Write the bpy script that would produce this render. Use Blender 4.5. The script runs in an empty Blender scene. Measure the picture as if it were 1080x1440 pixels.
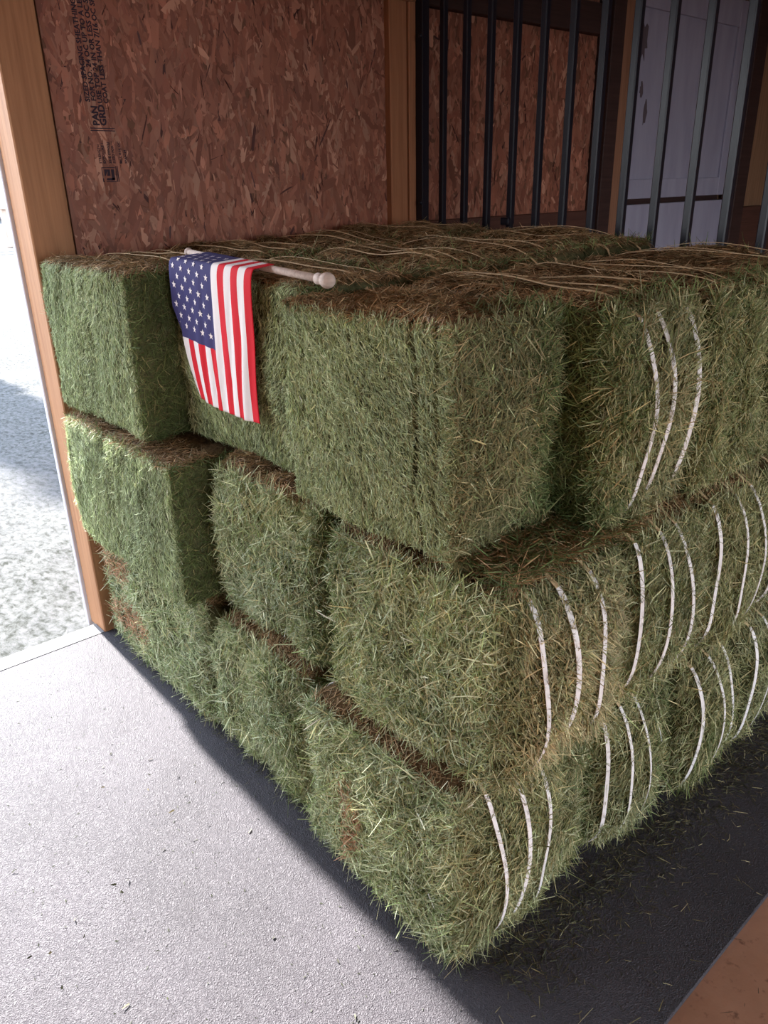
import bpy, bmesh, math, random
import numpy as np
from mathutils import Matrix, Vector

random.seed(7)
RNG = np.random.default_rng(11)
S = bpy.context.scene
COL = S.collection

# ------------------------------------------------------------------ camera
CAM_POS = Vector((0.814, -0.885, 1.60))
YAW, PITCH, ROLL = 2.42775687, 0.40037319, 0.02211508
ca, sa, cb, sb = math.cos(YAW), math.sin(YAW), math.cos(PITCH), math.sin(PITCH)
cc, sc_ = math.cos(ROLL), math.sin(ROLL)
fwd = Vector((ca * cb, sa * cb, -sb)); right = Vector((sa, -ca, 0)); down = fwd.cross(right)
r2 = right * cc + down * sc_; d2 = right * -sc_ + down * cc
cam_data = bpy.data.cameras.new('camera'); cam = bpy.data.objects.new('camera', cam_data); COL.objects.link(cam)
m = Matrix.Identity(4)
for i in range(3):
    m[i][0] = r2[i]; m[i][1] = -d2[i]; m[i][2] = -fwd[i]; m[i][3] = CAM_POS[i]
cam.matrix_world = m
cam_data.sensor_fit = 'VERTICAL'; cam_data.sensor_height = 36.0; cam_data.lens = 36.0 * 1090.0 / 1440.0
cam_data.clip_start = 0.02; cam_data.clip_end = 600
S.camera = cam

# ------------------------------------------------------------------ sky, sun, exposure
SUN_EL = math.radians(36.0)
SUN_DIR = Vector((math.cos(SUN_EL), -0.03 * math.cos(SUN_EL), -math.sin(SUN_EL)))      # the way the light travels
W = bpy.data.worlds.new('sky'); S.world = W; W.use_nodes = True
wn = W.node_tree.nodes; wl = W.node_tree.links; wn.clear()
wo = wn.new('ShaderNodeOutputWorld'); wb = wn.new('ShaderNodeBackground'); wr = wn.new('ShaderNodeValToRGB')
wt = wn.new('ShaderNodeTexCoord'); wx = wn.new('ShaderNodeSeparateXYZ')
wl.new(wt.outputs['Generated'], wx.inputs[0]); wl.new(wx.outputs['Z'], wr.inputs[0]); wl.new(wr.outputs[0], wb.inputs[0]); wl.new(wb.outputs[0], wo.inputs[0])
wr.color_ramp.elements[0].position = 0.0; wr.color_ramp.elements[0].color = (0.94, 0.97, 1.0, 1)
wr.color_ramp.elements[1].position = 0.9; wr.color_ramp.elements[1].color = (0.50, 0.66, 0.95, 1)
wb.inputs['Strength'].default_value = 7.2
sun_d = bpy.data.lights.new('sun', 'SUN'); sun = bpy.data.objects.new('sun', sun_d); COL.objects.link(sun)
sun_d.energy = 33.0; sun_d.angle = math.radians(2.0); sun_d.color = (1.0, 0.97, 0.94)
sun.rotation_euler = SUN_DIR.to_track_quat('-Z', 'Y').to_euler(); sun.location = (-6, 0, 5)


def portal(name, loc, rot, sx, sy):
    d = bpy.data.lights.new(name, 'AREA'); d.shape = 'RECTANGLE'; d.size = sx; d.size_y = sy; d.cycles.is_portal = True
    o = bpy.data.objects.new(name, d); COL.objects.link(o); o.location = loc; o.rotation_euler = rot


portal('doorway_sky_portal', (-2.12, -1.15, 1.15), (0, math.radians(-90), 0), 2.3, 2.3)
portal('aisle_sky_portal', (4.25, 0.6, 1.2), (0, math.radians(90), 0), 2.4, 5.2)
S.view_settings.view_transform = 'Standard'; S.view_settings.look = 'None'
S.view_settings.gamma = 1.0; S.view_settings.use_curve_mapping = False; S.view_settings.exposure = 0.15


# ------------------------------------------------------------------ materials
def mat(name, color=(0.5, 0.5, 0.5), rough=0.7, metal=0.0, spec=0.3):
    M = bpy.data.materials.new(name); M.use_nodes = True
    b = M.node_tree.nodes['Principled BSDF']
    b.inputs['Base Color'].default_value = (*color, 1); b.inputs['Roughness'].default_value = rough
    b.inputs['Metallic'].default_value = metal; b.inputs['Specular IOR Level'].default_value = spec
    return M


class N:
    """a small node builder on a material"""
    def __init__(s, M): s.M = M; s.t = M.node_tree; s.b = s.t.nodes['Principled BSDF']
    def n(s, kind, **kw):
        x = s.t.nodes.new(kind)
        for k, v in kw.items(): setattr(x, k, v)
        return x
    def l(s, a, b): s.t.links.new(a, b)
    def coord(s, scale=(1, 1, 1), out='Object'):
        c = s.n('ShaderNodeTexCoord'); mp = s.n('ShaderNodeMapping'); mp.inputs['Scale'].default_value = scale
        s.l(c.outputs[out], mp.inputs[0]); return mp.outputs[0]
    def noise(s, vec, scale, detail=4, rough=0.55, dist=0.0):
        x = s.n('ShaderNodeTexNoise'); x.inputs['Scale'].default_value = scale; x.inputs['Detail'].default_value = detail
        x.inputs['Roughness'].default_value = rough; x.inputs['Distortion'].default_value = dist
        if vec is not None: s.l(vec, x.inputs['Vector'])
        return x.outputs['Fac']
    def ramp(s, fac, *stops):
        x = s.n('ShaderNodeValToRGB'); e = x.color_ramp.elements
        while len(e) < len(stops): e.new(0.5)
        for k, (p, c) in enumerate(stops): e[k].position = p; e[k].color = (*c, 1) if len(c) == 3 else c
        s.l(fac, x.inputs[0]); return x.outputs[0]
    def mix(s, fac, a, b, blend='MIX'):
        x = s.n('ShaderNodeMix'); x.data_type = 'RGBA'; x.blend_type = blend
        for sock, v in ((x.inputs[0], fac), (x.inputs[6], a), (x.inputs[7], b)):
            if isinstance(v, (int, float)): sock.default_value = v
            elif isinstance(v, tuple): sock.default_value = (*v, 1)
            else: s.l(v, sock)
        return x.outputs[2]
    def bump(s, h, strength=0.3, dist=0.01):
        x = s.n('ShaderNodeBump'); x.inputs['Strength'].default_value = strength; x.inputs['Distance'].default_value = dist
        s.l(h, x.inputs['Height']); s.l(x.outputs[0], s.b.inputs['Normal'])
    def color(s, c): s.l(c, s.b.inputs['Base Color'])


def attr_mat(name, rough=0.65, spec=0.25, transl=0.0):
    M = mat(name, rough=rough, spec=spec); g = N(M)
    a = g.n('ShaderNodeAttribute'); a.attribute_name = 'Col'
    g.color(a.outputs['Color'])
    if transl:
        t = g.n('ShaderNodeBsdfTranslucent'); g.l(a.outputs['Color'], t.inputs['Color'])
        mx = g.n('ShaderNodeMixShader'); mx.inputs[0].default_value = transl
        out = g.t.nodes['Material Output']; g.l(g.b.outputs[0], mx.inputs[1]); g.l(t.outputs[0], mx.inputs[2]); g.l(mx.outputs[0], out.inputs[0])
    return M


def wood(name, c1, c2, axis=2, rough=0.6, scale=1.0):
    M = mat(name, rough=rough, spec=0.25); g = N(M)
    sc = [22 * scale] * 3; sc[axis] = 1.3 * scale
    v = g.coord(tuple(sc)); n1 = g.noise(v, 1.6, 6, 0.6, 0.6)
    sc2 = [90 * scale] * 3; sc2[axis] = 3 * scale
    n2 = g.noise(g.coord(tuple(sc2)), 1.0, 3)
    col = g.ramp(n1, (0.30, c2), (0.62, c1))
    col = g.mix(0.25, col, g.ramp(n2, (0.35, tuple(x * 0.55 for x in c2)), (0.6, c1)))
    g.color(col); g.bump(n2, 0.15, 0.003)
    return M


M_HAY = attr_mat('hay_stems', 0.6, 0.22, 0.18)
M_FLAKE = attr_mat('strand_board_flakes', 0.55, 0.3)
M_BODY = mat('packed_hay', rough=0.95, spec=0.05); g = N(M_BODY)
a_ = g.n('ShaderNodeAttribute'); a_.attribute_name = 'Col'
nz = g.noise(g.coord(), 70, 5, 0.7)
g.color(g.mix(0.75, a_.outputs['Color'], g.ramp(nz, (0.35, (0.25, 0.25, 0.25)), (0.7, (1.3, 1.3, 1.3))), 'MULTIPLY')); g.bump(nz, 0.8, 0.01)
M_STRAP = mat('white_strap', (0.72, 0.68, 0.66), 0.45, spec=0.35)
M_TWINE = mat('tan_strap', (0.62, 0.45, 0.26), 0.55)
M_POST = wood('orange_pine', (0.43, 0.215, 0.105), (0.32, 0.145, 0.068))
M_STUD = wood('stud_pine', (0.40, 0.17, 0.085), (0.30, 0.12, 0.055))
M_BEAM = wood('dark_stained_timber', (0.055, 0.028, 0.025), (0.035, 0.018, 0.016), axis=1)
M_KICK = wood('dark_red_timber', (0.10, 0.042, 0.03), (0.06, 0.026, 0.02), axis=1)
M_JAMB = wood('door_jamb_pine', (0.30, 0.15, 0.09), (0.20, 0.095, 0.055))
M_PLANK = wood('partition_plank', (0.36, 0.18, 0.10), (0.25, 0.12, 0.065), axis=0)
M_OSB = mat('strand_board', (0.17, 0.075, 0.045), 0.7)
M_WHITE = mat('white_painted_trim', (0.62, 0.61, 0.66), 0.5)
M_STEEL = mat('black_painted_steel', (0.010, 0.010, 0.018), 0.33, spec=0.32)
g = N(M_STEEL); ns = g.noise(g.coord((60, 60, 8)), 1.0, 4); g.bump(ns, 0.12, 0.002)
M_INK = mat('black_print_ink', (0.035, 0.020, 0.032), 0.8)
M_POLE = wood('pale_dowel', (0.66, 0.54, 0.47), (0.50, 0.38, 0.32), axis=0, scale=1.5)
M_ROOF = wood('ceiling_boards', (0.46, 0.31, 0.20), (0.36, 0.23, 0.14), axis=0)
M_BARN = wood('barn_boards', (0.30, 0.17, 0.10), (0.20, 0.11, 0.06))
M_FLAGW = mat('white_cloth', (0.80, 0.74, 0.72), 0.8, spec=0.1)
M_FLAGR = mat('red_cloth', (0.62, 0.018, 0.030), 0.75, spec=0.12)
M_FLAGB = mat('navy_cloth', (0.050, 0.045, 0.135), 0.75, spec=0.12)
for M in (M_FLAGW, M_FLAGR, M_FLAGB):
    g = N(M); w = g.noise(g.coord((1, 1, 1)), 900, 2); g.bump(w, 0.15, 0.001)

# rubber mat: black rubber with dust in a pebbled top
M_MAT = mat('pebbled_rubber', rough=0.62, spec=0.30); g = N(M_MAT)
v = g.coord()
vo = g.n('ShaderNodeTexVoronoi'); vo.feature = 'SMOOTH_F1'; vo.inputs['Scale'].default_value = 115; vo.inputs['Smoothness'].default_value = 0.6
dn = g.n('ShaderNodeTexNoise'); dn.inputs['Scale'].default_value = 55; g.l(v, dn.inputs['Vector'])
g.l(g.mix(0.12, v, dn.outputs['Color']), vo.inputs['Vector'])
dust = g.noise(v, 2.2, 6, 0.6); dust2 = g.noise(v, 260, 3, 0.6)
c = g.ramp(dust, (0.35, (0.044, 0.039, 0.044)), (0.70, (0.066, 0.059, 0.067)))
g.color(g.mix(0.6, c, g.ramp(dust2, (0.35, (0.6, 0.6, 0.62)), (0.65, (1.25, 1.22, 1.22))), 'MULTIPLY'))
g.bump(vo.outputs['Distance'], 0.55, 0.006)

# packed dirt floor
M_DIRT = mat('packed_red_dirt', rough=0.9, spec=0.15); g = N(M_DIRT)
n1 = g.noise(g.coord(), 3.0, 6, 0.6); n2 = g.noise(g.coord(), 28, 4, 0.65)
c = g.ramp(n1, (0.3, (0.30, 0.145, 0.085)), (0.7, (0.42, 0.22, 0.14)))
c = g.mix(g.ramp(n2, (0.30, (0.75, 0.75, 0.75)), (0.42, (0, 0, 0))), c, (0.12, 0.055, 0.035))
g.color(c); g.bump(n2, 0.25, 0.006)

# pale sandy yard with dead grass
M_YARD = mat('pale_sandy_yard', rough=0.95, spec=0.1); g = N(M_YARD)
n1 = g.noise(g.coord(), 0.6, 5, 0.6); n2 = g.noise(g.coord((1.0, 1.6, 1)), 22, 7, 0.7, 0.3)
c = g.ramp(n2, (0.36, (0.022, 0.024, 0.018)), (0.48, (0.068, 0.069, 0.064)), (0.68, (0.125, 0.122, 0.12)))
g.color(g.mix(g.ramp(n1, (0.4, (0, 0, 0)), (0.7, (0.5, 0.5, 0.5))), c, (0.095, 0.093, 0.091))); g.bump(n2, 0.5, 0.03)
M_SLAB = mat('pale_concrete', rough=0.85); g = N(M_SLAB)
g.color(g.ramp(g.noise(g.coord(), 14, 5), (0.3, (0.14, 0.14, 0.14)), (0.7, (0.21, 0.205, 0.20))))

# weathered white stall door, brown blotches where the paint came off
M_DOOR = mat('worn_white_door', rough=0.55, spec=0.35); g = N(M_DOOR)
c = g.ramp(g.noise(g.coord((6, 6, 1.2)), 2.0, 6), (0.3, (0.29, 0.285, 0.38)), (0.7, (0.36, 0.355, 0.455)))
n2 = g.noise(g.coord(), 9, 5, 0.7)
g.color(g.mix(g.ramp(n2, (0.70, (0, 0, 0)), (0.76, (0.6, 0.6, 0.6))), c, (0.22, 0.17, 0.17)))
M_STAIN = mat('bare_brown_patch', (0.11, 0.085, 0.10), 0.8)
M_LEAF = attr_mat('leaf_green', 0.6, 0.3, 0.2)
M_BARK = wood('bark', (0.10, 0.075, 0.055), (0.05, 0.038, 0.028))


# ------------------------------------------------------------------ mesh helpers
def link(name, me, M=None, parent=None, loc=None):
    o = bpy.data.objects.new(name, me); COL.objects.link(o)
    if M is not None and not me.materials: me.materials.append(M)
    if parent is not None: o.parent = parent
    if loc is not None: o.location = loc
    return o


def thing(name, label, cat, loc=(0, 0, 0), rz=0.0, group=None):
    o = bpy.data.objects.new(name, None); COL.objects.link(o); o.location = loc; o.rotation_euler = (0, 0, rz)
    o.empty_display_size = 0.1
    o['label'] = label; o['category'] = cat
    if group: o['group'] = group
    return o


def tag(o, label, cat, group=None, kind=None):
    o['label'] = label; o['category'] = cat
    if group: o['group'] = group
    if kind: o['kind'] = kind
    return o


def struct(o): o['kind'] = 'structure'; return o


def mesh_np(name, verts, faces, colors=None, smooth=False):
    """verts (n,3), faces (f,k) with one k"""
    me = bpy.data.meshes.new(name)
    nv, nf, k = len(verts), len(faces), faces.shape[1]
    me.vertices.add(nv); me.vertices.foreach_set('co', np.ascontiguousarray(verts, dtype=np.float32).ravel())
    me.loops.add(nf * k); me.loops.foreach_set('vertex_index', np.ascontiguousarray(faces, dtype=np.int32).ravel())
    me.polygons.add(nf); me.polygons.foreach_set('loop_start', np.arange(0, nf * k, k, dtype=np.int32))
    try: me.polygons.foreach_set('loop_total', np.full(nf, k, dtype=np.int32))
    except Exception: pass
    me.polygons.foreach_set('use_smooth', np.full(nf, smooth, dtype=bool))
    if colors is not None:
        a = me.color_attributes.new('Col', 'FLOAT_COLOR', 'POINT')
        c = np.ones((nv, 4), dtype=np.float32); c[:, :3] = colors; a.data.foreach_set('color', c.ravel())
    me.update(calc_edges=True)
    return me


def box_bm(bm, x0, x1, y0, y1, z0, z1):
    vs = [bm.verts.new((x, y, z)) for x in (x0, x1) for y in (y0, y1) for z in (z0, z1)]
    for f in ((0, 1, 3, 2), (4, 6, 7, 5), (0, 4, 5, 1), (2, 3, 7, 6), (0, 2, 6, 4), (1, 5, 7, 3)):
        bm.faces.new([vs[i] for i in f])


def box(name, x0, x1, y0, y1, z0, z1, M, parent=None, bevel=0.004):
    """a bevelled board; origin at its own centre"""
    c = Vector(((x0 + x1) / 2, (y0 + y1) / 2, (z0 + z1) / 2))
    bm = bmesh.new(); box_bm(bm, x0 - c.x, x1 - c.x, y0 - c.y, y1 - c.y, z0 - c.z, z1 - c.z)
    bmesh.ops.recalc_face_normals(bm, faces=bm.faces)
    if bevel: bmesh.ops.bevel(bm, geom=bm.edges[:], offset=min(bevel, 0.3 * min(x1 - x0, y1 - y0, z1 - z0)), segments=1, affect='EDGES', profile=0.5)
    me = bpy.data.meshes.new(name); bm.to_mesh(me); bm.free()
    o = link(name, me, M)
    if parent is not None:
        o.parent = parent; o.location = c - Vector(parent.location)
    else: o.location = c
    return o


def lathe(name, prof, M, seg=20, parent=None, loc=(0, 0, 0), rot=None):
    """profile of (radius, z) turned about z"""
    n = len(prof); a = np.linspace(0, 2 * math.pi, seg, endpoint=False)
    V = np.concatenate([np.stack([r * np.cos(a), r * np.sin(a), np.full(seg, z)], 1) for r, z in prof])
    F = np.array([[i * seg + j, i * seg + (j + 1) % seg, (i + 1) * seg + (j + 1) % seg, (i + 1) * seg + j] for i in range(n - 1) for j in range(seg)])
    o = link(name, mesh_np(name, V, F, smooth=True), M, parent)
    o.location = loc
    if rot is not None: o.rotation_mode = 'QUATERNION'; o.rotation_quaternion = rot
    return o


# ------------------------------------------------------------------ hay
class Bale:
    """a packed block: rounded box with bulging ends, lumps and the seams between its flakes"""
    def __init__(s, L, Wd, H, seed, r=0.03, bulge_end=0.02, bulge_side=0.008, lump=0.007, seams=None, seam_depth=0.012):
        s.h = np.array([L / 2, Wd / 2, H / 2]); s.r = r
        s.be, s.bs = bulge_end, bulge_side
        q = np.random.default_rng(seed); s.q = q
        s.k = q.normal(0, 1, (10, 3)) * np.array([16, 16, 16, 26, 26, 40, 40, 60, 60, 90])[:, None]
        s.ph = q.uniform(0, 6.28, 10); s.am = lump * np.array([.5, .5, .5, .35, .35, .25, .25, .16, .16, .1])
        s.seams = seams if seams is not None else [(-L / 2 + L * (i + 0.5 + q.uniform(-.25, .25)) / 6, q.uniform(-.06, .06), q.uniform(.3, 1)) for i in range(6)]
        s.sd = seam_depth

    def seam(s, P):
        d = np.zeros(len(P))
        for x, tilt, w in s.seams:
            xx = P[:, 0] - x - tilt * P[:, 2] - 0.004 * np.sin(P[:, 2] * 40 + x * 90)
            d = np.maximum(d, w * np.exp(-(xx / 0.0045) ** 2))
        return d

    def at(s, face, a, b):
        """face: axis*2 + (1 if positive); a,b in -1..1 on the other two axes"""
        ax, sg = face // 2, (1 if face % 2 else -1)
        o = [i for i in range(3) if i != ax]
        P = np.zeros((len(a), 3)); P[:, ax] = sg * s.h[ax]; P[:, o[0]] = a * s.h[o[0]]; P[:, o[1]] = b * s.h[o[1]]
        inner = np.clip(P, -(s.h - s.r), s.h - s.r)
        d = P - inner; n = d / np.linalg.norm(d, axis=1, keepdims=True)
        Q = inner + n * s.r
        bul = (s.be if ax == 0 else s.bs) * (1 - np.abs(a) ** 2.2) * (1 - np.abs(b) ** 2.2)
        Q[:, ax] += sg * bul
        lum = (np.sin(Q @ s.k.T + s.ph) * s.am).sum(1)
        Q = Q + n * lum[:, None]
        if ax != 0: Q = Q - n * (s.seam(Q) * s.sd)[:, None]
        return Q, n

    def body(s, name, parent, col, top_col):
        V = []; F = []; C = []; base = 0
        for face in range(6):
            ax = face // 2; na = 34 if ax else 22; nb = 24 if ax != 2 else 26
            A, B = np.meshgrid(np.linspace(-1, 1, na), np.linspace(-1, 1, nb), indexing='ij')
            Q, n = s.at(face, A.ravel(), B.ravel()); V.append(Q)
            i = np.arange(na * nb).reshape(na, nb) + base
            f = np.stack([i[:-1, :-1], i[1:, :-1], i[1:, 1:], i[:-1, 1:]], -1).reshape(-1, 4)
            flip = (face % 2 == 0) ^ (ax == 1)
            F.append(f[:, ::-1] if flip else f); base += na * nb
            t = np.clip((n[:, 2:3] - .3) * 2, 0, 1); C.append(np.array(col) * (1 - t) + np.array(top_col) * t)
        return link(name, mesh_np(name, np.concatenate(V), np.concatenate(F), np.concatenate(C), smooth=True), M_BODY, parent)


STY = {  # palettes (linear albedo), blade length, width, lift, main direction (face a-axis, b-axis), spread
    'cut': dict(pal=[((.430, .465, .305), .55), ((.325, .375, .205), .25), ((.56, .57, .41), .20)], L=(.010, .032), w=(.0011, .0021), lift=.16, ang=math.pi / 2, spread=.45),
    'loose': dict(pal=[((.420, .445, .285), .38), ((.255, .310, .145), .24), ((.60, .60, .46), .26), ((.56, .49, .31), .12)], L=(.02, .075), w=(.0012, .0028), lift=.22, ang=0.6, spread=.8),
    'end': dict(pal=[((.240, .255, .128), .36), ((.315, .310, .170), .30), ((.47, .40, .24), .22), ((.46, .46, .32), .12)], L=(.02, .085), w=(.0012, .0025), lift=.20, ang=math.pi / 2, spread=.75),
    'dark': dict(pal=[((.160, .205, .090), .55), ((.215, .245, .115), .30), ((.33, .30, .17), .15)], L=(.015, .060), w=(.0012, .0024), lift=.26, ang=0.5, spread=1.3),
    'top': dict(pal=[((.330, .205, .100), .48), ((.240, .145, .070), .30), ((.250, .200, .095), .10), ((.50, .36, .21), .12)], L=(.012, .055), w=(.0011, .0022), lift=.10, ang=math.pi / 2, spread=.9),  # browner than the sides: warm bounced light put into the colour
    'stems': dict(pal=[((.55, .56, .40), .45), ((.62, .60, .46), .25), ((.40, .45, .24), .20), ((.60, .50, .30), .10)], L=(.025, .085), w=(.0020, .0036), lift=.24, ang=.7, spread=1.2),
    'tuft': dict(pal=[((.130, .175, .060), .55), ((.19, .22, .085), .30), ((.36, .32, .17), .15)], L=(.03, .10), w=(.0012, .0025), lift=.55, ang=0.0, spread=3.0),
}
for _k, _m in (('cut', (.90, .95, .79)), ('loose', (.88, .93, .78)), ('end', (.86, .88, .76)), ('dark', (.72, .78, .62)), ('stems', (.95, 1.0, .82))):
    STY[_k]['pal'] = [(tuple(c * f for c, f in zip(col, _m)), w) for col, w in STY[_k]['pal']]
RUST = np.array([(.50, .27, .15), (.58, .36, .22), (.42, .21, .11)])


def blades(P, T, Nn, Ln, Wd, colr, lift, q, curl=0.35):
    """thin bent strips: P root, T tangent direction, Nn surface normal"""
    n = len(P)
    D = T + Nn * lift[:, None]; D /= np.linalg.norm(D, axis=1, keepdims=True)
    side = np.cross(D, Nn); side /= np.linalg.norm(side, axis=1, keepdims=True) + 1e-9
    tw = q.uniform(-1.1, 1.1, n)[:, None]
    Nn2 = np.cross(side, D); side = side * np.cos(tw) + Nn2 * np.sin(tw)
    bend = (q.normal(0, curl, n) * Ln)[:, None]; bdir = np.cross(D, Nn) * q.normal(0, 1, n)[:, None] - Nn * np.abs(q.normal(0, .6, n))[:, None]
    mid = P + D * (Ln * .5)[:, None] + bdir * bend * 0.10
    tip = P + D * Ln[:, None] + bdir * bend * .5
    w = (side * Wd[:, None]) * .5
    V = np.stack([P - w, P + w, mid - w * 1.0, mid + w * 1.0, tip - w * .45, tip + w * .45], 1).reshape(-1, 3)
    i = np.arange(n)[:, None] * 6
    F = np.concatenate([i + np.array([[0, 1, 3, 2]]), i + np.array([[2, 3, 5, 4]])])
    C = np.repeat(colr, 6, 0)
    return V, F, C


def pick(pal, n, q):
    w = np.array([x[1] for x in pal]); idx = q.choice(len(pal), n, p=w / w.sum())
    c = np.array([x[0] for x in pal])[idx]
    return c * np.exp(q.normal(0, .28, n))[:, None]


def straw(bale, specs, q, rust=None, name='straw', parent=None, loc0=None):
    """specs: (face, style, count, options)"""
    VV, FF, CC = [], [], []; base = 0
    for face, sty, n, opt in specs:
        st = dict(STY[sty]); st.update(opt or {})
        ra, rb = st.get('ra', (-1, 1)), st.get('rb', (-1, 1))
        a = q.uniform(ra[0], ra[1], n); b = q.uniform(rb[0], rb[1], n)
        P, Nn = bale.at(face, a, b)
        if face // 2 != 0:
            keep = q.uniform(0, 1, n) > bale.seam(P) * .93; a, b, P, Nn = a[keep], b[keep], P[keep], Nn[keep]; n = len(a)
        ax = face // 2; o = [i for i in range(3) if i != ax]
        Ea = np.zeros(3); Ea[o[0]] = 1; Eb = np.zeros(3); Eb[o[1]] = 1
        sw = st.get('swirl', .5) * (np.sin(P @ bale.k[0] * .35 + bale.ph[0]) + .6 * np.sin(P @ bale.k[3] * .5 + bale.ph[3]))
        th = st['ang'] + sw + q.normal(0, st['spread'], n) + math.pi * q.integers(0, 2, n)
        T = Ea * np.cos(th)[:, None] + Eb * np.sin(th)[:, None]
        T = T - Nn * (T * Nn).sum(1, keepdims=True)
        Ln = st['L'][0] + (st['L'][1] - st['L'][0]) * q.beta(1.4, 2.6, n); Wd = q.uniform(*st['w'], n)
        lift = np.abs(q.normal(0, st['lift'], n)) * np.where(q.uniform(0, 1, n) < .06, 3.5, 1)
        col = pick(st['pal'], n, q)
        # slow drift of hue from lock to lock
        dr = np.sin(P @ bale.k[1] * .55 + bale.ph[1]) * .5 + np.sin(P @ bale.k[4] * .6 + bale.ph[4]) * .5
        col = col * (1 + dr[:, None] * np.array([.11, .09, .06]))
        if sty != 'top' and ax != 2:  # upper face's brown, warm bounced light put into the colour, starts at the arris
            t = np.clip((Nn[:, 2] - .75) * 4, 0, 1)[:, None]; col = col * (1 - t) + pick(STY['top']['pal'], n, q) * t
        if rust is not None:
            for (cx, cz, rx, rz_) in rust:
                d = ((P[:, 0] - cx) / rx) ** 2 + ((P[:, 2] - cz) / rz_) ** 2 + .45 * dr
                hit = (q.uniform(0, 1, n) < np.clip(1.2 - d, 0, .62)) & (ax == 1)
                col[hit] = RUST[q.integers(0, 3, hit.sum())] * np.exp(q.normal(0, .2, hit.sum()))[:, None]
        V, F, C = blades(P - T * (Ln * .3)[:, None] + Nn * (q.uniform(-.003, .004, n))[:, None], T, Nn, Ln, Wd, np.clip(col, .01, .9), lift, q)
        VV.append(V); FF.append(F + base); CC.append(C); base += len(V)
    o = link(name, mesh_np(name, np.concatenate(VV), np.concatenate(FF), np.concatenate(CC)), M_HAY, parent)
    o['kind'] = 'stuff'
    return o


def strap(bale, y, q, parent, width=0.010, zr=(-1, 1), colour=None, label=None, end_lift=.021):
    """a flat band round the bale lengthwise: over the top, down the end, under, up the other end"""
    hx, hy, hz = bale.h; b = y / hy
    pts = []; nor = []
    def add(face, A, B):
        Q, n = bale.at(face, A, B); pts.append(Q); nor.append(n)
    n1, n2 = 26, 20
    t = np.linspace(-.96, .96, n1); s_ = np.linspace(-.95, .95, n2)
    drift = q.normal(0, .006, 4); wob = lambda k, x: b + drift[k] * np.sin(2.2 * x + q.uniform(0, 3)) / hy * .5
    add(5, t, wob(0, t)); add(1, wob(1, s_), -s_); add(4, -t, wob(2, t)); add(0, wob(3, s_), s_)
    P = np.concatenate(pts); Nn = np.concatenate(nor)
    # smooth the loop so that the band spans hollows
    for _ in range(14): P = P * .5 + .25 * (np.roll(P, 1, 0) + np.roll(P, -1, 0))
    lift = np.full(len(P), end_lift); lift[:n1] = .017; lift[n1 + n2:2 * n1 + n2] = .004
    P = P + Nn * lift[:, None]
    m_ = len(P); T = np.roll(P, -1, 0) - np.roll(P, 1, 0); T /= np.linalg.norm(T, axis=1, keepdims=True)
    sd = np.cross(T, Nn); sd /= np.linalg.norm(sd, axis=1, keepdims=True)
    ph = q.uniform(0, 6); tw = (q.normal(0, .08) + .14 * np.sin(np.linspace(0, 7, m_) + ph))[:, None]
    sd = sd * np.cos(tw) + Nn * np.sin(tw)
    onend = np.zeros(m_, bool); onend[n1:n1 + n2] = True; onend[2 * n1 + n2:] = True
    wv = np.where(onend, width, width * .62); wv = (np.roll(wv, 1) + wv + np.roll(wv, -1)) / 3; sd = sd * (wv / 2)[:, None]
    V = np.concatenate([P - sd - Nn * .0006, P + sd - Nn * .0006, P + sd + Nn * .0006, P - sd + Nn * .0006])
    i = np.arange(m_); j = (i + 1) % m_
    F = np.concatenate([np.stack([i + k * m_, j + k * m_, j + ((k + 1) % 4) * m_, i + ((k + 1) % 4) * m_], 1) for k in range(4)])
    me = mesh_np('strap', V, F); me.materials.append(colour or M_STRAP); me.materials.append(M_TWINE)      # the band over the top is tan
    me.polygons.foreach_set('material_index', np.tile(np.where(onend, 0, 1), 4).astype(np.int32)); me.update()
    o = link('strap', me, None, parent)
    if label: o['label'] = label
    return o


# ================================================================== the setting
XW = -1.95                                       # inner face of the boarded outer wall
floor = struct(box('floor', -1.93, 5.2, -2.8, 5.6, -0.30, -0.013, M_DIRT, bevel=0))
gx, gy = np.meshgrid(np.concatenate([np.linspace(-9, -1.97, 150), ]), np.linspace(-4, 4, 150), indexing='ij')
gz = -0.035 + 0.012 * np.sin(gx * 5.1 + 1.3 * np.sin(gy * 3)) * np.sin(gy * 6.3 + gx) + 0.006 * np.sin(gx * 17) * np.sin(gy * 19 + gx * 5)
V = np.stack([gx.ravel(), gy.ravel(), gz.ravel()], 1); i = np.arange(150 * 150).reshape(150, 150)
F = np.stack([i[:-1, :-1], i[1:, :-1], i[1:, 1:], i[:-1, 1:]], -1).reshape(-1, 4)
ground = struct(link('ground', mesh_np('ground', V, F, smooth=True), M_YARD))
far = struct(box('ground', -260, -8.9, -200, 200, -0.3, -0.05, M_YARD, bevel=0))
sill = struct(box('trim_1', -1.985, -1.902, -2.4, 0.0, -0.10, 0.002, M_SLAB, bevel=0))

wall = bpy.data.objects.new('wall_front', None)
bm = bmesh.new()
for a in ((-2.05, -1.995, -2.8, -2.45, -.3, 3.0), (-2.05, -1.995, -2.45, 0.0, 2.36, 3.0), (-2.05, -1.995, 0.14, 3.30, -.3, 3.0),
          (-2.05, -1.995, 3.30, 4.64, 2.62, 3.0), (-2.05, -1.995, 4.64, 5.6, -.3, 3.0)): box_bm(bm, *a)
bmesh.ops.recalc_face_normals(bm, faces=bm.faces)
me = bpy.data.meshes.new('wall_front'); bm.to_mesh(me); bm.free()
wall = struct(link('wall_front', me, M_BARN))


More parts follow.
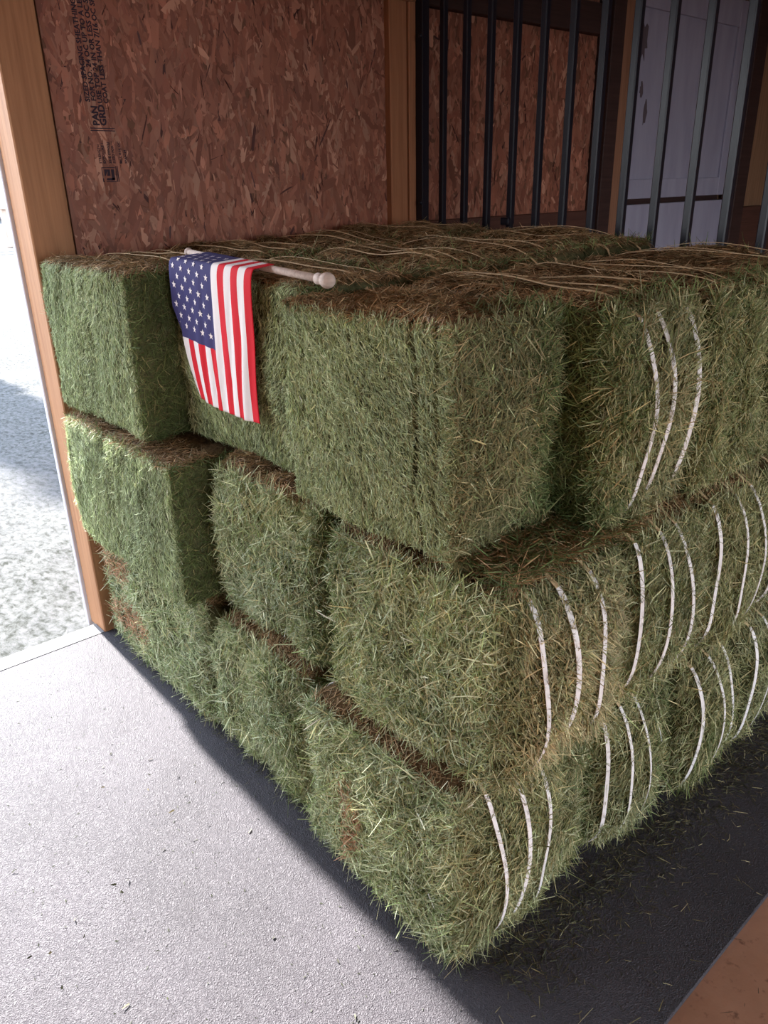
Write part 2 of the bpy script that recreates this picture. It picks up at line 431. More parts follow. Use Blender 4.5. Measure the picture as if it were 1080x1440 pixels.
def osb(y0, y1, z0, z1, n, seed, dim=1.0):
    """a strand board sheet: the sheet and its pressed flakes"""
    p = box('panel', -1.99, XW, y0, y1, z0, z1, M_OSB, wall, bevel=0.002)
    q = np.random.default_rng(seed)
    fz0 = max(z0, 1.15)
    Y = q.uniform(y0, y1, n); Z = q.uniform(fz0, z1, n)
    L = q.uniform(.03, .11, n) * np.where(q.uniform(0, 1, n) < .35, .5, 1.1); Wd = L * q.uniform(.10, .34, n) + .003
    th = math.pi / 2 + q.normal(0, .34, n); th = np.where(q.uniform(0, 1, n) < .12, q.uniform(0, 3.14, n), th)
    c, s_ = np.cos(th), np.sin(th)
    shape = np.array([[-1, -.1], [-.78, -.8], [.55, -1], [1, .05], [.6, .85], [-.62, 1]])
    k = len(shape)
    jit = q.normal(0, .13, (n, k, 2)) + shape[None]
    la = jit[..., 0] * L[:, None] * .5; wa = jit[..., 1] * Wd[:, None] * .5
    yy = Y[:, None] + la * c[:, None] - wa * s_[:, None]; zz = Z[:, None] + la * s_[:, None] + wa * c[:, None]
    yy = np.clip(yy, y0 + .001, y1 - .001); zz = np.clip(zz, fz0, z1)
    h = q.uniform(.0003, .0026, n)
    xx = XW + h[:, None] + jit[..., 0] * q.normal(0, .0006, n)[:, None] + jit[..., 1] * q.normal(0, .0006, n)[:, None]
    xx = np.maximum(xx, XW + .0001)
    V = np.stack([xx, yy, zz], -1).reshape(-1, 3)
    F = np.arange(n * k).reshape(n, k)
    pal = np.array([(.260, .112, .074), (.230, .094, .062), (.300, .142, .098), (.20, .078, .052), (.070, .024, .020), (.37, .205, .145)])
    idx = q.choice(6, n, p=[.30, .25, .18, .14, .045, .085]); col = pal[idx] * np.exp(q.normal(0, .15, n))[:, None]
    thin = idx == 4
    C = np.repeat(col, k, 0) * np.exp(q.normal(0, .06, n * k))[:, None] * np.array([1.16, 1.04, .98]) * dim
    # dark flakes are narrow slivers
    W3 = V.reshape(n, k, 3); cy = W3[thin].mean(1, keepdims=True); 
    sl = np.stack([np.zeros_like(c), -s_, c], 1)[thin][:, None, :]
    d = ((W3[thin] - cy) * sl).sum(-1, keepdims=True); W3[thin] = W3[thin] - sl * d * .6
    me = mesh_np('flakes', W3.reshape(-1, 3), F, C)
    o = link('flakes', me, M_FLAKE, wall); o['kind'] = 'stuff'
    return p


osb(0.157, 1.590, -0.0, 2.60, 9000, 3)
t = box('panel', -1.99, XW, 0.125, 0.1515, 0.0, 2.60, M_OSB, wall, 0.001)
osb(1.775, 3.050, -0.0, 2.60, 5200, 5)
box('door_post', -2.04, -1.90, 0.002, 0.136, -0.01, 2.62, M_POST, wall, 0.004)
t = box('outer_trim', -2.066, -2.041, -0.010, 0.10, -0.03, 2.62, M_WHITE, wall, 0.003); t['label'] = 'white outer trim strip'
box('stud', -1.952, -1.914, 1.565, 1.662, 0.0, 2.62, M_STUD, wall, 0.004)
box('stud', -1.952, -1.905, 1.665, 1.705, 0.0, 2.62, M_STUD, wall, 0.004)
box('header', -1.952, -1.895, 0.146, 1.70, 2.285, 2.43, M_STUD, wall, 0.004)
box('door_header', -2.04, -1.90, -2.45, 0.0, 2.36, 2.60, M_POST, wall, 0.004)
box('beam', -1.951, -1.905, 1.78, 3.05, 2.282, 2.42, M_BEAM, wall, 0.004)
box('kick_board', -1.951, -1.915, 1.78, 3.05, 1.24, 1.44, M_KICK, wall, 0.004)
box('post', -1.96, -1.86, 3.055, 3.165, 0.0, 2.62, M_BEAM, wall, 0.004)
box('door_jamb', -1.97, -1.87, 3.17, 3.30, 0.0, 2.62, M_JAMB, wall, 0.004)
box('door_jamb', -1.97, -1.87, 4.645, 4.80, 0.0, 2.62, M_BEAM, wall, 0.004)
box('panel', -1.99, XW, 4.81, 5.6, 1.40, 2.60, M_BARN, wall, 0.002)
box('kick_board', -1.96, -1.90, 4.81, 5.6, 0.0, 1.40, M_KICK, wall, 0.004)
struct(box('wall_left', -2.05, 5.2, -2.9, -2.8, -.3, 3.0, M_BARN, bevel=0))
struct(box('wall_right', -2.05, 5.2, 5.6, 5.7, -.3, 3.0, M_BARN, bevel=0))
struct(box('ceiling', -2.4, 5.3, -2.9, 5.7, 3.0, 3.06, M_ROOF, bevel=0))
bm = bmesh.new()
for a in ((4.2, 4.3, -2.8, -2.0, -.3, 3.0), (4.2, 4.3, 3.2, 5.6, -.3, 3.0), (4.2, 4.3, -2.0, 3.2, 2.4, 3.0)): box_bm(bm, *a)
bmesh.ops.recalc_face_normals(bm, faces=bm.faces)
me = bpy.data.meshes.new('wall_back'); bm.to_mesh(me); bm.free(); struct(link('wall_back', me, M_BARN))
struct(box('ground', 4.31, 60, -40, 40, -.3, -.02, M_YARD, bevel=0))

box('gap_light_block', -2.01, -1.99, 3.30, 4.64, 1.40, 1.55, M_BEAM, wall, 0)  # added behind the split to block daylight and keep the gap dark
# the stall's white split door
door = bpy.data.objects.new('door_1', None); COL.objects.link(door); door.location = (-1.93, 3.97, 0); struct(door)
up = box('upper_leaf', -1.985, -1.945, 3.305, 4.638, 1.487, 2.60, M_DOOR, door, 0.003)
box('stile', -1.946, -1.930, 3.305, 3.425, 1.487, 2.60, M_DOOR, door, 0.003)
box('stile', -1.946, -1.930, 4.515, 4.638, 1.487, 2.60, M_DOOR, door, 0.003)
box('rail', -1.946, -1.930, 3.427, 4.513, 1.487, 1.595, M_DOOR, door, 0.003)
box('rail', -1.946, -1.930, 3.427, 4.513, 2.455, 2.60, M_DOOR, door, 0.003)
box('lower_leaf', -1.985, -1.932, 3.305, 4.638, 0.02, 1.455, M_DOOR, door, 0.003)
q = np.random.default_rng(4)
for (yy, zz, ry, rz_) in ((3.47, 2.30, .045, .085), (3.50, 2.06, .018, .042), (3.56, 1.95, .02, .06)):
    a = np.linspace(0, 2 * math.pi, 18, endpoint=False); r = 1 + q.normal(0, .16, 18)
    V = np.concatenate([np.stack([np.full(18, x_), yy + ry * r * np.cos(a), zz + rz_ * r * np.sin(a)], 1) for x_ in (-1.9455, -1.9440)]) - np.array(door.location)
    F = np.array([[j, (j + 1) % 18, 18 + (j + 1) % 18, 18 + j] for j in range(18)])
    bmq = bmesh.new(); vs = [bmq.verts.new(p) for p in V]
    for f in F: bmq.faces.new([vs[k] for k in f])
    bmq.faces.new(vs[18:]); me = bpy.data.meshes.new('bare_patch'); bmq.to_mesh(me); bmq.free()
    link('bare_patch', me, M_STAIN, door)

# printing on the sheet: lines run up the board
FONT = None


def printed(name, body, y, z, size, parent, bold=0.0):
    cu = bpy.data.curves.new(name, 'FONT'); cu.body = body; cu.size = size; cu.offset = bold; cu.resolution_u = 2; cu.extrude = 0.0002
    o = bpy.data.objects.new(name, cu)
    # text x axis -> +z, text y axis -> -y (letters' tops towards the door), normal +x
    M4 = Matrix(((0, 0, 1, XW + 0.0034), (0, -1, 0, y), (1, 0, 0, z), (0, 0, 0, 1)))
    dg = bpy.context.evaluated_depsgraph_get(); COL.objects.link(o); dg.update()
    me = bpy.data.meshes.new_from_object(o.evaluated_get(dg)); bpy.data.objects.remove(o); bpy.data.curves.remove(cu)
    me.transform(M4); me.materials.clear()
    return link(name, me, M_INK, parent)


# (lines, from the door side inwards)
# ---- tuned below with the photograph
PRINT = [("SIZED SPACING SHEATHING 1 RATED PANEL EXPOSURE", 0.281, 1.865, 0.0225), ("FOR NO. 24 OC UP TO A LENGTH 16 OC SPAN RATED", 0.3015, 1.868, 0.0225),
         ("USE TOP 24 IN OR LESS OC SPAN OR FLOOR 16 IN", 0.322, 1.862, 0.0225), ("COAT LESS THAN 7/16 OC SPACING SIZED FOR 24", 0.3425, 1.862, 0.0225)]
for tx, y, z, sz in PRINT: printed('printed_line', tx, y, z, sz, wall, 0.0007)
printed('printed_line', 'PAN', 0.3015, 1.796, 0.030, wall, 0.0012)
printed('printed_line', 'GRD', 0.3255, 1.796, 0.030, wall, 0.0012)
for z in (1.780, 1.787): box('printed_rule', XW + .0032, XW + .0036, 0.268, 0.352, z, z + .0028, M_INK, wall, 0)
for y, tx in ((0.290, 'STRENGTH'), (0.304, 'EXPOSURE 1'), (0.324, 'SIDE DOWN'), (0.338, 'SIZED FOR'), (0.362, 'MILL 4 16 OC'), (0.380, 'SPAN 24')):
    printed('printed_line', tx, y, 1.682, 0.0115, wall, 0.0003)
for a in ((.294, .314, 1.644, 1.664), (.318, .328, 1.632, 1.664), (.297, .328, 1.630, 1.637), (.286, .333, 1.625, 1.6275), (.286, .333, 1.668, 1.6705), (.286, .2885, 1.625, 1.6705), (.335, .338, 1.625, 1.674), (.340, .343, 1.625, 1.674)):
    box('printed_stamp', XW + .0032, XW + .0036, *a, M_INK, wall, 0)

# rubber mat
rm = box('rubber_mat', -1.902, 0.382, -2.6, 1.70, -0.013, 0.0, M_MAT, None, 0.002)
tag(rm, 'dark pebbled rubber stall mat under the hay stack, sunlit towards the doorway', 'mat')

# ================================================================== steel grille on plank partition
gr = thing('stall_grille', 'black steel bar grille standing behind the hay stack', 'grille', (-0.7, 1.721, 0))
box('post', -1.905, -1.862, 1.700, 1.742, 0.0, 2.95, M_STEEL, gr, 0.003)
b0 = None
for k in range(18):
    x = -1.758 + 0.1285 * k
    if b0 is None: b0 = box('bar', x - .0135, x + .0135, 1.7075, 1.7345, 1.17, 2.80, M_STEEL, gr, 0.004)
    else:
        c_ = b0.copy(); COL.objects.link(c_); c_.parent = gr; c_.location = b0.location + Vector((0.1285 * k, 0, 0))
box('rail', -1.862, 0.50, 1.703, 1.739, 1.13, 1.17, M_STEEL, gr, 0.003)
box('rail', -1.862, 0.50, 1.703, 1.739, 2.80, 2.84, M_STEEL, gr, 0.003)
box('clip', -1.400, -1.355, 1.690, 1.7070, 1.435, 1.465, M_STEEL, gr, 0.004)
for z in (1.52, 2.16): lathe('bolt', [(.0, .012), (.007, .012), (.009, .006), (.009, 0)], M_STEEL, 8, gr, Vector((-1.866, 1.698, z)) - Vector(gr.location), Vector((0, -1, 0)).to_track_quat('Z', 'Y'))
pp = thing('plank_partition', 'low partition of orange planks under the bar grille', 'partition', (-0.7, 1.75, 0))
pb = None
for k in range(6):
    z = 0.005 + k * 0.187
    if pb is None: pb = box('plank', -1.86, 0.55, 1.703, 1.740, z, z + .183, M_PLANK, pp, 0.005)
    else:
        c_ = pb.copy(); COL.objects.link(c_); c_.parent = pp; c_.location = pb.location + Vector((0, 0, 0.187 * k))

# ================================================================== hay bales
SIDE = (.095, .105, .048); TOPC = (.130, .080, .038); SAGE = (.150, .165, .082)  # TOPC carries the warm bounced light of the bale tops
GOLD = [((.42, .36, .20), .4), ((.33, .27, .145), .3), ((.52, .47, .27), .3)]
GROUP = 'hay bales stacked three tiers high'


def bale(x0, x1, y0, y1, z0, z1, label, seed, specs, straps=(), rz=0.0, body=SIDE, rust=None, strap_w=0.010, end_lift=.021, tan=False, **kw):
    cx, cy = (x0 + x1) / 2, (y0 + y1) / 2
    root = thing('hay_bale', label, 'hay bale', (cx, cy, z0), rz, GROUP)
    B = Bale(x1 - x0, y1 - y0, z1 - z0, seed, **kw); q = np.random.default_rng(seed + 500)
    off = (0, 0, (z1 - z0) / 2)
    o = B.body('packed_body', root, body, TOPC); o.location = off
    if specs:
        if rust: rust = [(cxr - cx, czr - z0 - (z1 - z0) / 2, a, b) for cxr, czr, a, b in rust]
        o = straw(B, specs, q, rust, 'loose_straw', root); o.location = off
    for y in straps:
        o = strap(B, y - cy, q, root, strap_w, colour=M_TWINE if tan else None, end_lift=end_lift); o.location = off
    return root


# faces: 0 -X, 1 +X (strapped end), 2 -Y (doorway side), 3 +Y, 4 bottom, 5 top
# ---- bottom tier
bale(-1.83, -1.06, .022, .44, .0, .46, 'bottom tier hay bale beside the door post with rusty orange patches', 31,
     [(2, 'loose', 11000, None), (2, 'stems', 500, None), (5, 'top', 3000, dict(rb=(-1, -.3)))], rust=[(-1.70, .40, .12, .10), (-1.62, .17, .16, .07)], body=SAGE, lump=.011, r=.075, bulge_side=.010, seam_depth=.006)
bale(-1.05, -.530, .028, .45, .0, .455, 'bottom tier hay bale with a bright green tufted end, between two others', 32,
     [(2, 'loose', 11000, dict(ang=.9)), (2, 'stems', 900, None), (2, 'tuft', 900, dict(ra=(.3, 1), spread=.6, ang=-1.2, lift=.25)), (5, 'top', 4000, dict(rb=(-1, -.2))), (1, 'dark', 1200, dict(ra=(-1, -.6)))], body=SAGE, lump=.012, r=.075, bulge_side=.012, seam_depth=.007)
bale(-.520, .012, -.012, .425, .0, .46, 'bottom tier hay bale at the near corner, with three white straps on its end', 33,
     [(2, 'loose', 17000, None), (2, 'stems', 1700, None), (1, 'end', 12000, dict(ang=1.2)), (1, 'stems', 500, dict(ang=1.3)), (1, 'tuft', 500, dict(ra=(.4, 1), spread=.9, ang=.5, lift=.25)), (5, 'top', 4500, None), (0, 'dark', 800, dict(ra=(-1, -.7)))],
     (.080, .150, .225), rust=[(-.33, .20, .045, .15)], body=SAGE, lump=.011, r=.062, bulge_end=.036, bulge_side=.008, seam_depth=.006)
bale(-.55, .025, .445, .755, .0, .45, 'bottom tier hay bale second from the near corner along the strapped side', 34,
     [(1, 'end', 8000, None), (1, 'stems', 300, dict(ang=1.3)), (1, 'tuft', 700, dict(ra=(.2, 1), spread=.5, ang=-1.4, lift=.3)), (2, 'dark', 1500, dict(ra=(.4, 1)))], (.476, .535, .605), lump=.012, r=.075, bulge_end=.045)
bale(-.52, .060, .775, 1.045, .0, .45, 'bottom tier hay bale third from the near corner, its foot frayed on the mat', 35,
     [(1, 'end', 6500, None), (1, 'tuft', 800, dict(spread=.4, ang=-1.5, lift=.3, rb=(-1, .1)))], (.825, .898, .97), lump=.012, r=.075, bulge_end=.04)
bale(-.52, .065, 1.065, 1.480, .0, .45, 'bottom tier hay bale farthest along the strapped side, against the plank partition', 36,
     [(1, 'end', 5000, None)], (1.125, 1.205, 1.29), lump=.012, r=.075, bulge_end=.04)
# ---- middle tier
bale(-1.855, -1.07, -.030, .43, .465, .905, 'middle tier hay bale against the door post, sunlight catching its top edge', 41,
     [(2, 'cut', 19000, dict(L=(.012, .036))), (5, 'top', 5000, dict(rb=(-1, -.4))), (5, 'tuft', 300, dict(rb=(-1, -.9), L=(.015, .04))), (1, 'dark', 2200, dict(ra=(-1, -.2)))], body=SAGE, lump=.006, r=.032, seam_depth=.004, bulge_side=0.0)
bale(-1.03, -.515, .078, .50, .470, .912, 'middle tier hay bale under the flag, rough and stemmy', 42,
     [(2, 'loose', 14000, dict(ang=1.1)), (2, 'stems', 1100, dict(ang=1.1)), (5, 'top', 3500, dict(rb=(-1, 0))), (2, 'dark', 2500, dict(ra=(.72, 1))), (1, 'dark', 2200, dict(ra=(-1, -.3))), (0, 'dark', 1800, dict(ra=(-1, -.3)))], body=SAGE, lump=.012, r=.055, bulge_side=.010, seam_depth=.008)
bale(-.480, .045, .052, .455, .470, .908, 'middle tier hay bale at the near corner, with the boldest white straps', 43,
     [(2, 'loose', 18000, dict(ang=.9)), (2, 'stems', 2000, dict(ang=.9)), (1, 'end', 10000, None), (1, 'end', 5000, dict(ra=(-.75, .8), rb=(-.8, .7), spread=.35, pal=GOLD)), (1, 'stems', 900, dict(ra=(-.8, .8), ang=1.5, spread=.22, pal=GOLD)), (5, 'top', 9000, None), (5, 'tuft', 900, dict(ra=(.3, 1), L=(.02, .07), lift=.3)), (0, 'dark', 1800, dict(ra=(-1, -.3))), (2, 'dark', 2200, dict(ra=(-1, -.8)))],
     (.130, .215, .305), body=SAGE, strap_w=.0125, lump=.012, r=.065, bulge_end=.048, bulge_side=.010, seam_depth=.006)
bale(-.54, .045, .475, .768, .465, .905, 'middle tier hay bale second from the near corner along the strapped side', 44,
     [(1, 'end', 9500, None), (1, 'stems', 350, dict(ang=1.5, spread=.4)), (1, 'tuft', 700, dict(spread=.6, ang=-.6, lift=.3)), (5, 'top', 2500, dict(ra=(.5, 1)))], (.508, .582, .652), lump=.012, r=.075, bulge_end=.04)
bale(-.54, .050, .785, 1.095, .465, .905, 'middle tier hay bale third from the near corner along the strapped side', 45,
     [(1, 'end', 7500, None), (5, 'top', 1800, dict(ra=(.6, 1)))], (.825, .910, .995), lump=.012, r=.07, bulge_end=.04)
bale(-.54, .050, 1.112, 1.480, .465, .905, 'middle tier hay bale farthest along the strapped side', 46,
     [(1, 'end', 5500, None)], (1.17, 1.26, 1.35), lump=.012, r=.07, bulge_end=.035)
# ---- top tier
bale(-1.872, -1.270, .008, .395, .925, 1.392, 'top tier hay bale by the door post, smooth pale green cut side', 51,
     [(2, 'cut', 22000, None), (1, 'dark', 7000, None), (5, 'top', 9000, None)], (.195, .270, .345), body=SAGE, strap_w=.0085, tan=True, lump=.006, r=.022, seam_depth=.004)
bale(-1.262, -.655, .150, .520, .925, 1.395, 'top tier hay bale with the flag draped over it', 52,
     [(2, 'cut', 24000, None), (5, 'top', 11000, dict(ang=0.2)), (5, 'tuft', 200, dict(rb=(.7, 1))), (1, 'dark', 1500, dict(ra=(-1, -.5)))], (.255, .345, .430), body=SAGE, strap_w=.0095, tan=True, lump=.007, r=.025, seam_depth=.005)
CS = [(-.19, -.05, .4), (-.105, .01, .25), (.02, .06, .35), (.165, -.035, 1.6), (.215, -.02, .5), (-.03, .02, .2)]
bale(-.620, -.102, .078, .355, .920, 1.372, 'top tier hay bale at the near corner, crisp cut side, end without straps', 53,
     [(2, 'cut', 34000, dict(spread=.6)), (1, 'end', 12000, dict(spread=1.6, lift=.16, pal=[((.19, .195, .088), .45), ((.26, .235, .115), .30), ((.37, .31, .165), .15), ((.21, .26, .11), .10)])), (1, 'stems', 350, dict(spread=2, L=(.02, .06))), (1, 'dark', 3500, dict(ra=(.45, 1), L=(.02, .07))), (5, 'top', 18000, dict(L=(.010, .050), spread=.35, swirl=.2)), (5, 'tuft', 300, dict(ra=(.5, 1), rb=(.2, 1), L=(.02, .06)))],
     (), body=SAGE, lump=.007, r=.014, seams=CS, seam_depth=.015, bulge_end=.012, bulge_side=.006)
bale(-.60, .005, .378, .705, .920, 1.378, 'top tier hay bale second from the near corner, with white straps on its end', 54,
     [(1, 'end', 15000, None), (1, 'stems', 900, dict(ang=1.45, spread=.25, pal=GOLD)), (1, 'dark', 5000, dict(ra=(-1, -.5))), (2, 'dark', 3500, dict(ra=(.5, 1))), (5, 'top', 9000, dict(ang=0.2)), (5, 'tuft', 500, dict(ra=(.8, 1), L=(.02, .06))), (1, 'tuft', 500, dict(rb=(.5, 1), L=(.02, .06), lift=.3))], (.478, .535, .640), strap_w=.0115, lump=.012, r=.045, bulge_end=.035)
bale(-.60, .025, .725, 1.085, .920, 1.380, 'top tier hay bale third from the near corner along the strapped side', 55,
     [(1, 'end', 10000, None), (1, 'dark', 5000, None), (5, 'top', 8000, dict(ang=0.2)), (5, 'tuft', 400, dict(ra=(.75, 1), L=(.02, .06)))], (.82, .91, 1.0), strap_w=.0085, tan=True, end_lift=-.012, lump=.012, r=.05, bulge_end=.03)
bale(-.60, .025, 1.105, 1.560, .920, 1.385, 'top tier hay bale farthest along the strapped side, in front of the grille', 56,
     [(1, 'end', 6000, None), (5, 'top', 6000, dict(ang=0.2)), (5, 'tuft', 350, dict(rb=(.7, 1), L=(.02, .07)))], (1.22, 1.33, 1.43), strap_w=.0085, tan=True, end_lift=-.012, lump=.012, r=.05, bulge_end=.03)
for k, (x0, x1, y0, y1, zt, lab) in enumerate([
        (-1.260, -.640, .545, .880, 1.402, 'top tier hay bale directly behind the one under the flag'),
        (-1.260, -.640, .900, 1.225, 1.410, 'top tier hay bale in the middle column, one short of the grille'),
        (-1.260, -.640, 1.245, 1.600, 1.418, 'top tier hay bale in the middle column, right against the grille'),
        (-1.885, -1.285, .425, .790, 1.398, 'top tier hay bale along the strand board wall, second from the door post'),
        (-1.885, -1.285, .810, 1.180, 1.408, 'top tier hay bale along the strand board wall, third from the door post'),
        (-1.885, -1.285, 1.200, 1.560, 1.420, 'top tier hay bale in the far corner between strand board wall and grille')]):
    w = (y1 - y0)
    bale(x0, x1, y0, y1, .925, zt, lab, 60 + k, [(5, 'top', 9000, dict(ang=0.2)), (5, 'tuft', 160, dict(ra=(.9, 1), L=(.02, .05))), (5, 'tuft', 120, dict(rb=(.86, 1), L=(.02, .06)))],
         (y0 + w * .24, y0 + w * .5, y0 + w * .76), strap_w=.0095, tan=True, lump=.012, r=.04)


# ================================================================== loose hay
def litter(name, label, n, sampler, L, w, pal, seed, cat='loose hay', flat=.05):
    q = np.random.default_rng(seed)
    P = sampler(q, n); n = len(P); th = q.uniform(0, 6.283, n)
    T = np.stack([np.cos(th), np.sin(th), np.zeros(n)], 1); Nn = np.tile([0., 0., 1.], (n, 1))
    Ln = L[0] + (L[1] - L[0]) * q.beta(1.2, 3, n)
    V, F, C = blades(P, T, Nn, Ln, q.uniform(*w, n), pick(pal, n, q), np.abs(q.normal(0, flat, n)), q, .25)
    V[:, 2] = np.maximum(V[:, 2], .0012)
    o = link(name, mesh_np(name, V, F, C), M_HAY); tag(o, label, cat, None, 'stuff'); return o


def foot_right(q, n):
    y = q.uniform(0.05, 1.45, n); d = np.abs(q.normal(0, .075, n)); return np.stack([.03 + .04 * y + d, y, q.uniform(.002, .02, n) * np.exp(-d * 18)], 1)


def foot_left(q, n):
    x = q.uniform(-1.8, .05, n); d = np.abs(q.normal(0, .022, n)); return np.stack([x, .045 - d, q.uniform(.002, .012, n) * np.exp(-d * 40)], 1)


def ledge(q, n):
    x = q.uniform(-.11, .045, n); y = q.uniform(.09, .50, n); return np.stack([x, y, .925 + q.uniform(0, .018, n)], 1)


PG = STY['dark']['pal']; PT = STY['end']['pal']
litter('loose_hay', 'dark chaff and stems fallen at the foot of the strapped bale ends', 3200, foot_right, (.010, .045), (.0010, .0020), [((.07, .07, .035), .6), ((.11, .09, .05), .3), ((.26, .23, .12), .1)], 71)
litter('loose_hay', 'thin line of chaff along the doorway side of the stack on the mat', 1500, foot_left, (.005, .024), (.0010, .002), [((.07, .07, .04), .7), ((.16, .15, .08), .3)], 72)
litter('loose_hay', 'matted brown and green hay lying on the ledge under the top corner bale', 4200, ledge, (.02, .08), (.0012, .0025), PG + STY['top']['pal'], 73, flat=.25)
litter('hay_stems', 'pale single stems scattered on the shaded mat to the right', 170, lambda q, n: np.stack([q.uniform(.08, .37, n), q.uniform(-.25, 1.4, n), np.full(n, .0015)], 1), (.008, .055), (.001, .002), [((.20, .17, .08), .6), ((.34, .30, .17), .4)], 74)
litter('hay_stems', 'dark stems and crumbs dotted over the dirt floor past the mat edge', 60, lambda q, n: np.stack([q.uniform(.39, .75, n), q.uniform(.0, .9, n), np.full(n, -.0115)], 1), (.006, .04), (.001, .002), [((.08, .05, .03), 1)], 75)
litter('hay_crumbs', 'tiny dark crumbs of hay strewn over the sunlit mat', 420, lambda q, n: np.stack([q.uniform(-1.8, .3, n), -.02 - np.abs(q.normal(0, .5, n)), np.full(n, .0015)], 1), (.003, .014), (.0012, .003), [((.035, .04, .02), 1)], 76)

litter('hay_crumbs', 'larger dark bits of hay lying well out on the sunlit mat', 34, lambda q, n: np.stack([q.uniform(-1.2, .25, n), q.uniform(-.75, -.12, n), np.full(n, .003)], 1), (.007, .022), (.003, .005), [((.04, .04, .02), .8), ((.22, .18, .10), .2)], 77, flat=.3)

# ================================================================== flag on its dowel
fl = thing('flag', 'small United States flag on a pale wooden dowel, hung over the top bale', 'flag', (-0.95, 0.17, 1.40))
P0 = Vector((-1.36, .262, 1.4275)); P1 = Vector((-.505, .128, 1.4170)); L = (P1 - P0).length
rot = (P1 - P0).to_track_quat('Z', 'Y'); OFF = Vector(fl.location)
r = .0085
lathe('pole', [(0, .006), (r, .008), (r, L - .01), (0, L - .008)], M_POLE, 16, fl, P0 - OFF, rot)
lathe('pole_collar', [(r, L * .545), (.0115, L * .548), (.0120, L * .565), (.0095, L * .572), (r, L * .58)], M_POLE, 16, fl, P0 - OFF, rot)
lathe('end_ball', [(r, L - .060), (.0125, L - .058), (.0105, L - .046), (.0125, L - .040)] + [(.0168 * math.sin(a), L - .018 - .0205 * math.cos(a)) for a in np.linspace(.55, math.pi, 10)], M_POLE, 20, fl, P0 - OFF, rot)
lathe('tip_knob', [(.0125 * math.sin(a), .002 - .0125 * math.cos(a)) for a in np.linspace(0.01, 2.6, 9)] + [(r, .016)], M_POLE, 16, fl, P0 - OFF, rot)

# cloth: s across the hoist (13 stripes), t down the fly
NS, NT, FLY, CANT = 13 * 5, 72, .47, .65


def cloth(s, t):
    """s 0..1 left to right, t 0..1 from the pole down"""
    s = np.asarray(s, float); t = np.asarray(t, float)
    x0 = -1.205 + .415 * s
    pole = P0.y + (P1.y - P0.y) * ((x0 - P0.x) / (P1.x - P0.x)); polez = P0.z + (P1.z - P0.z) * ((x0 - P0.x) / (P1.x - P0.x))
    edge_y = .128 - .004 * s
    run = pole + .004 - edge_y                       # lies on the bale from the dowel to the arris
    d = t * (run + .385); k = np.clip(d / run, 0, 1); hang = np.clip(d - run, 0, None)
    y = pole + .004 - run * k; z = polez + .011 - (.006) * k
    bend = 1 - np.exp(-hang / .018)
    y = y - .012 * bend + .010 * np.clip(hang, 0, 1) * 1.5
    z = z - hang + .010 * bend
    tt = np.clip(hang / .385, 0, 1.2)
    # the free left corner turns in under itself, the rest ripples
    fold = np.clip((tt - .52) / .55, 0, 1) ** 1.6
    x = x0 + .050 * (1 - s) ** 2.2 * fold + .055 * (k - 1) * s * (-1) * .1 - .024 * s * tt
    z = z + .014 * fold * (1 - s) ** 2 - .006 * np.sin(s * 3.1) * tt
    y = y + .020 * fold * np.clip(.28 - s, 0, 1) / .28
    turn = np.clip((.085 - s) / .085, 0, 1) * np.clip((tt - .35) / .25, 0, 1); x = x + turn * .034; y = y + turn * .012   # the free edge turned under
    rip = (.0042 * np.sin(s * 19 + 1.5 + 2.2 * tt) + .003 * np.sin(s * 36 + 3 * tt)) * np.clip(tt * 1.6, 0, 1)
    y = y - np.abs(rip) - rip * .4
    x = x + .004 * np.sin(tt * 9 + s * 4) * np.clip(s - .4, 0, 1) * np.clip(tt * 2, 0, 1)
    return np.stack([x, y, z], -1) - np.array(OFF)


SS, TT = np.meshgrid(np.linspace(0, 1, NS + 1), np.linspace(0, 1, NT + 1), indexing='ij')
V = cloth(SS, TT).reshape(-1, 3); i = np.arange((NS + 1) * (NT + 1)).reshape(NS + 1, NT + 1)
F = np.stack([i[:-1, :-1], i[:-1, 1:], i[1:, 1:], i[1:, :-1]], -1).reshape(-1, 4)
me = mesh_np('cloth', V, F, smooth=True)
for M in (M_FLAGR, M_FLAGW, M_FLAGB): me.materials.append(M)
mi = np.zeros((NS, NT), int)
for a in range(NS):
    for b in range(NT):
        st = a // 5
        mi[a, b] = 2 if (st < 7 and (b + .5) / NT < CANT) else st % 2
me.polygons.foreach_set('material_index', mi.ravel().astype(np.int32)); me.update()
cl = link('cloth', me, None, fl)
so = cl.modifiers.new('thickness', 'SOLIDIFY'); so.thickness = .0008; so.offset = -1
SV, SF = [], []
for row in range(9):
    for c_ in range(6 if row % 2 == 0 else 5):
        u = (row + 1) / 10 * (7 / 13); v_ = ((c_ + .5) / 6 if row % 2 == 0 else (c_ + 1) / 6) * (CANT * .95) + .02
        ang = np.arange(10) * math.pi / 5; rr = np.where(np.arange(10) % 2 == 0, 1.0, .40) * .0098
        ps = cloth(u + rr * np.sin(ang) / .415, v_ - rr * np.cos(ang) / FLY)
        ps = np.concatenate([cloth(np.array([u]), np.array([v_])), ps]) + np.array([0, -.0011, .0008])
        base = len(SV); SV.extend(ps.tolist()); SF.extend([[base, base + 1 + j, base + 1 + (j + 1) % 10] for j in range(10)])
st_ = link('star_print', mesh_np('star_print', np.array(SV), np.array(SF)), M_FLAGW, cl); st_['kind'] = 'stuff'

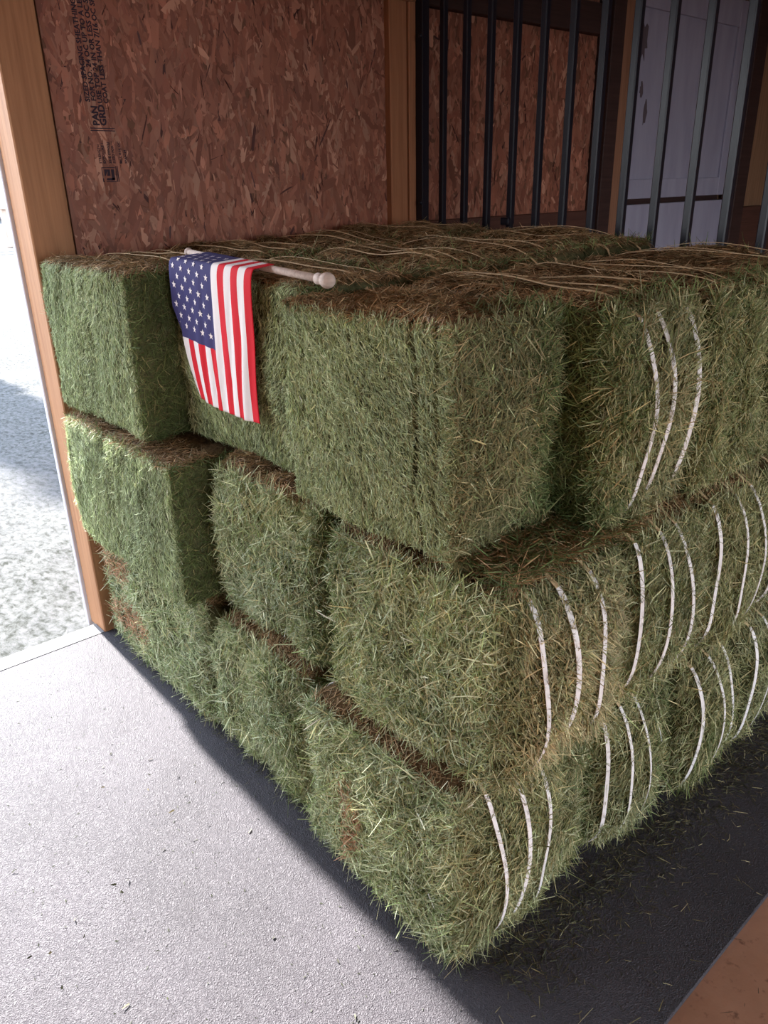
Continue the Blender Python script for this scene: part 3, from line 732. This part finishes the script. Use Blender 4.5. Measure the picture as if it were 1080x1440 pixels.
# ================================================================== outside
def bush(name, label, loc, h, rad, n, seed, leaf, pal, cat='tree'):
    root = thing(name, label, cat, loc); q = np.random.default_rng(seed)
    d = q.normal(0, 1, (n, 3)); d /= np.linalg.norm(d, axis=1, keepdims=True); rr = q.uniform(.35, 1, n) ** .6
    lump = 1 + .18 * np.sin(d[:, 0] * 5 + seed) * np.sin(d[:, 2] * 6 + d[:, 1] * 4)
    P = d * (rr * lump)[:, None] * np.array([rad, rad, h * .5]) + np.array([0, 0, h * .55])
    T = q.normal(0, 1, (n, 3)); T /= np.linalg.norm(T, axis=1, keepdims=True)
    V, F, C = blades(P, T, d, q.uniform(leaf * .6, leaf * 1.4, n), q.uniform(leaf * .4, leaf * .7, n), pick(pal, n, q), np.zeros(n), q)
    o = link('foliage', mesh_np('foliage', V, F, C), M_LEAF, root); o['kind'] = 'stuff'
    lathe('trunk', [(rad * .14, -.1), (rad * .10, h * .4), (rad * .04, h * .8)], M_BARK, 10, root)
    return root


LP = [((.05, .075, .045), .6), ((.08, .10, .06), .4)]
bush('shadow_tree', 'slender dark evergreen tree added out of view to shade the yard', (-8.7, .82, -.04), 3.75, .42, 5200, 81, .10, LP)  # unseen tree, added to cast a shadow on the yard
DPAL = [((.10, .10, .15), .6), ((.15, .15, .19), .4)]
for k, (dx, dy, h) in enumerate([(-57, 15.2, 5.4), (-62, 22.6, 5.0), (-55, 8.8, 5.8)]):
    bush('far_tree', ['dusky tree far beyond the yard fence, nearest the door post', 'dusky low tree far off, hidden partly by the door post', 'tall dusky tree at the far edge of the yard'][k], (dx, dy, -.04), h, 2.6, 2600, 90 + k, .5, DPAL)
fn = thing('yard_fence', 'weathered wooden post and rail fence far out in the yard', 'fence', (-27, 7.6, -.05))
M_GREY = wood('weathered_pine', (.42, .33, .27), (.30, .23, .19))
for y in (7.55, 4.6): box('post', -27.14, -26.86, y - .14, y + .14, -.05, 2.45, M_GREY, fn, .02)
for z in (2.0, 1.1): box('rail', -26.86, -26.78, 4.3, 9.4, z, z + .14, M_GREY, fn, .01)
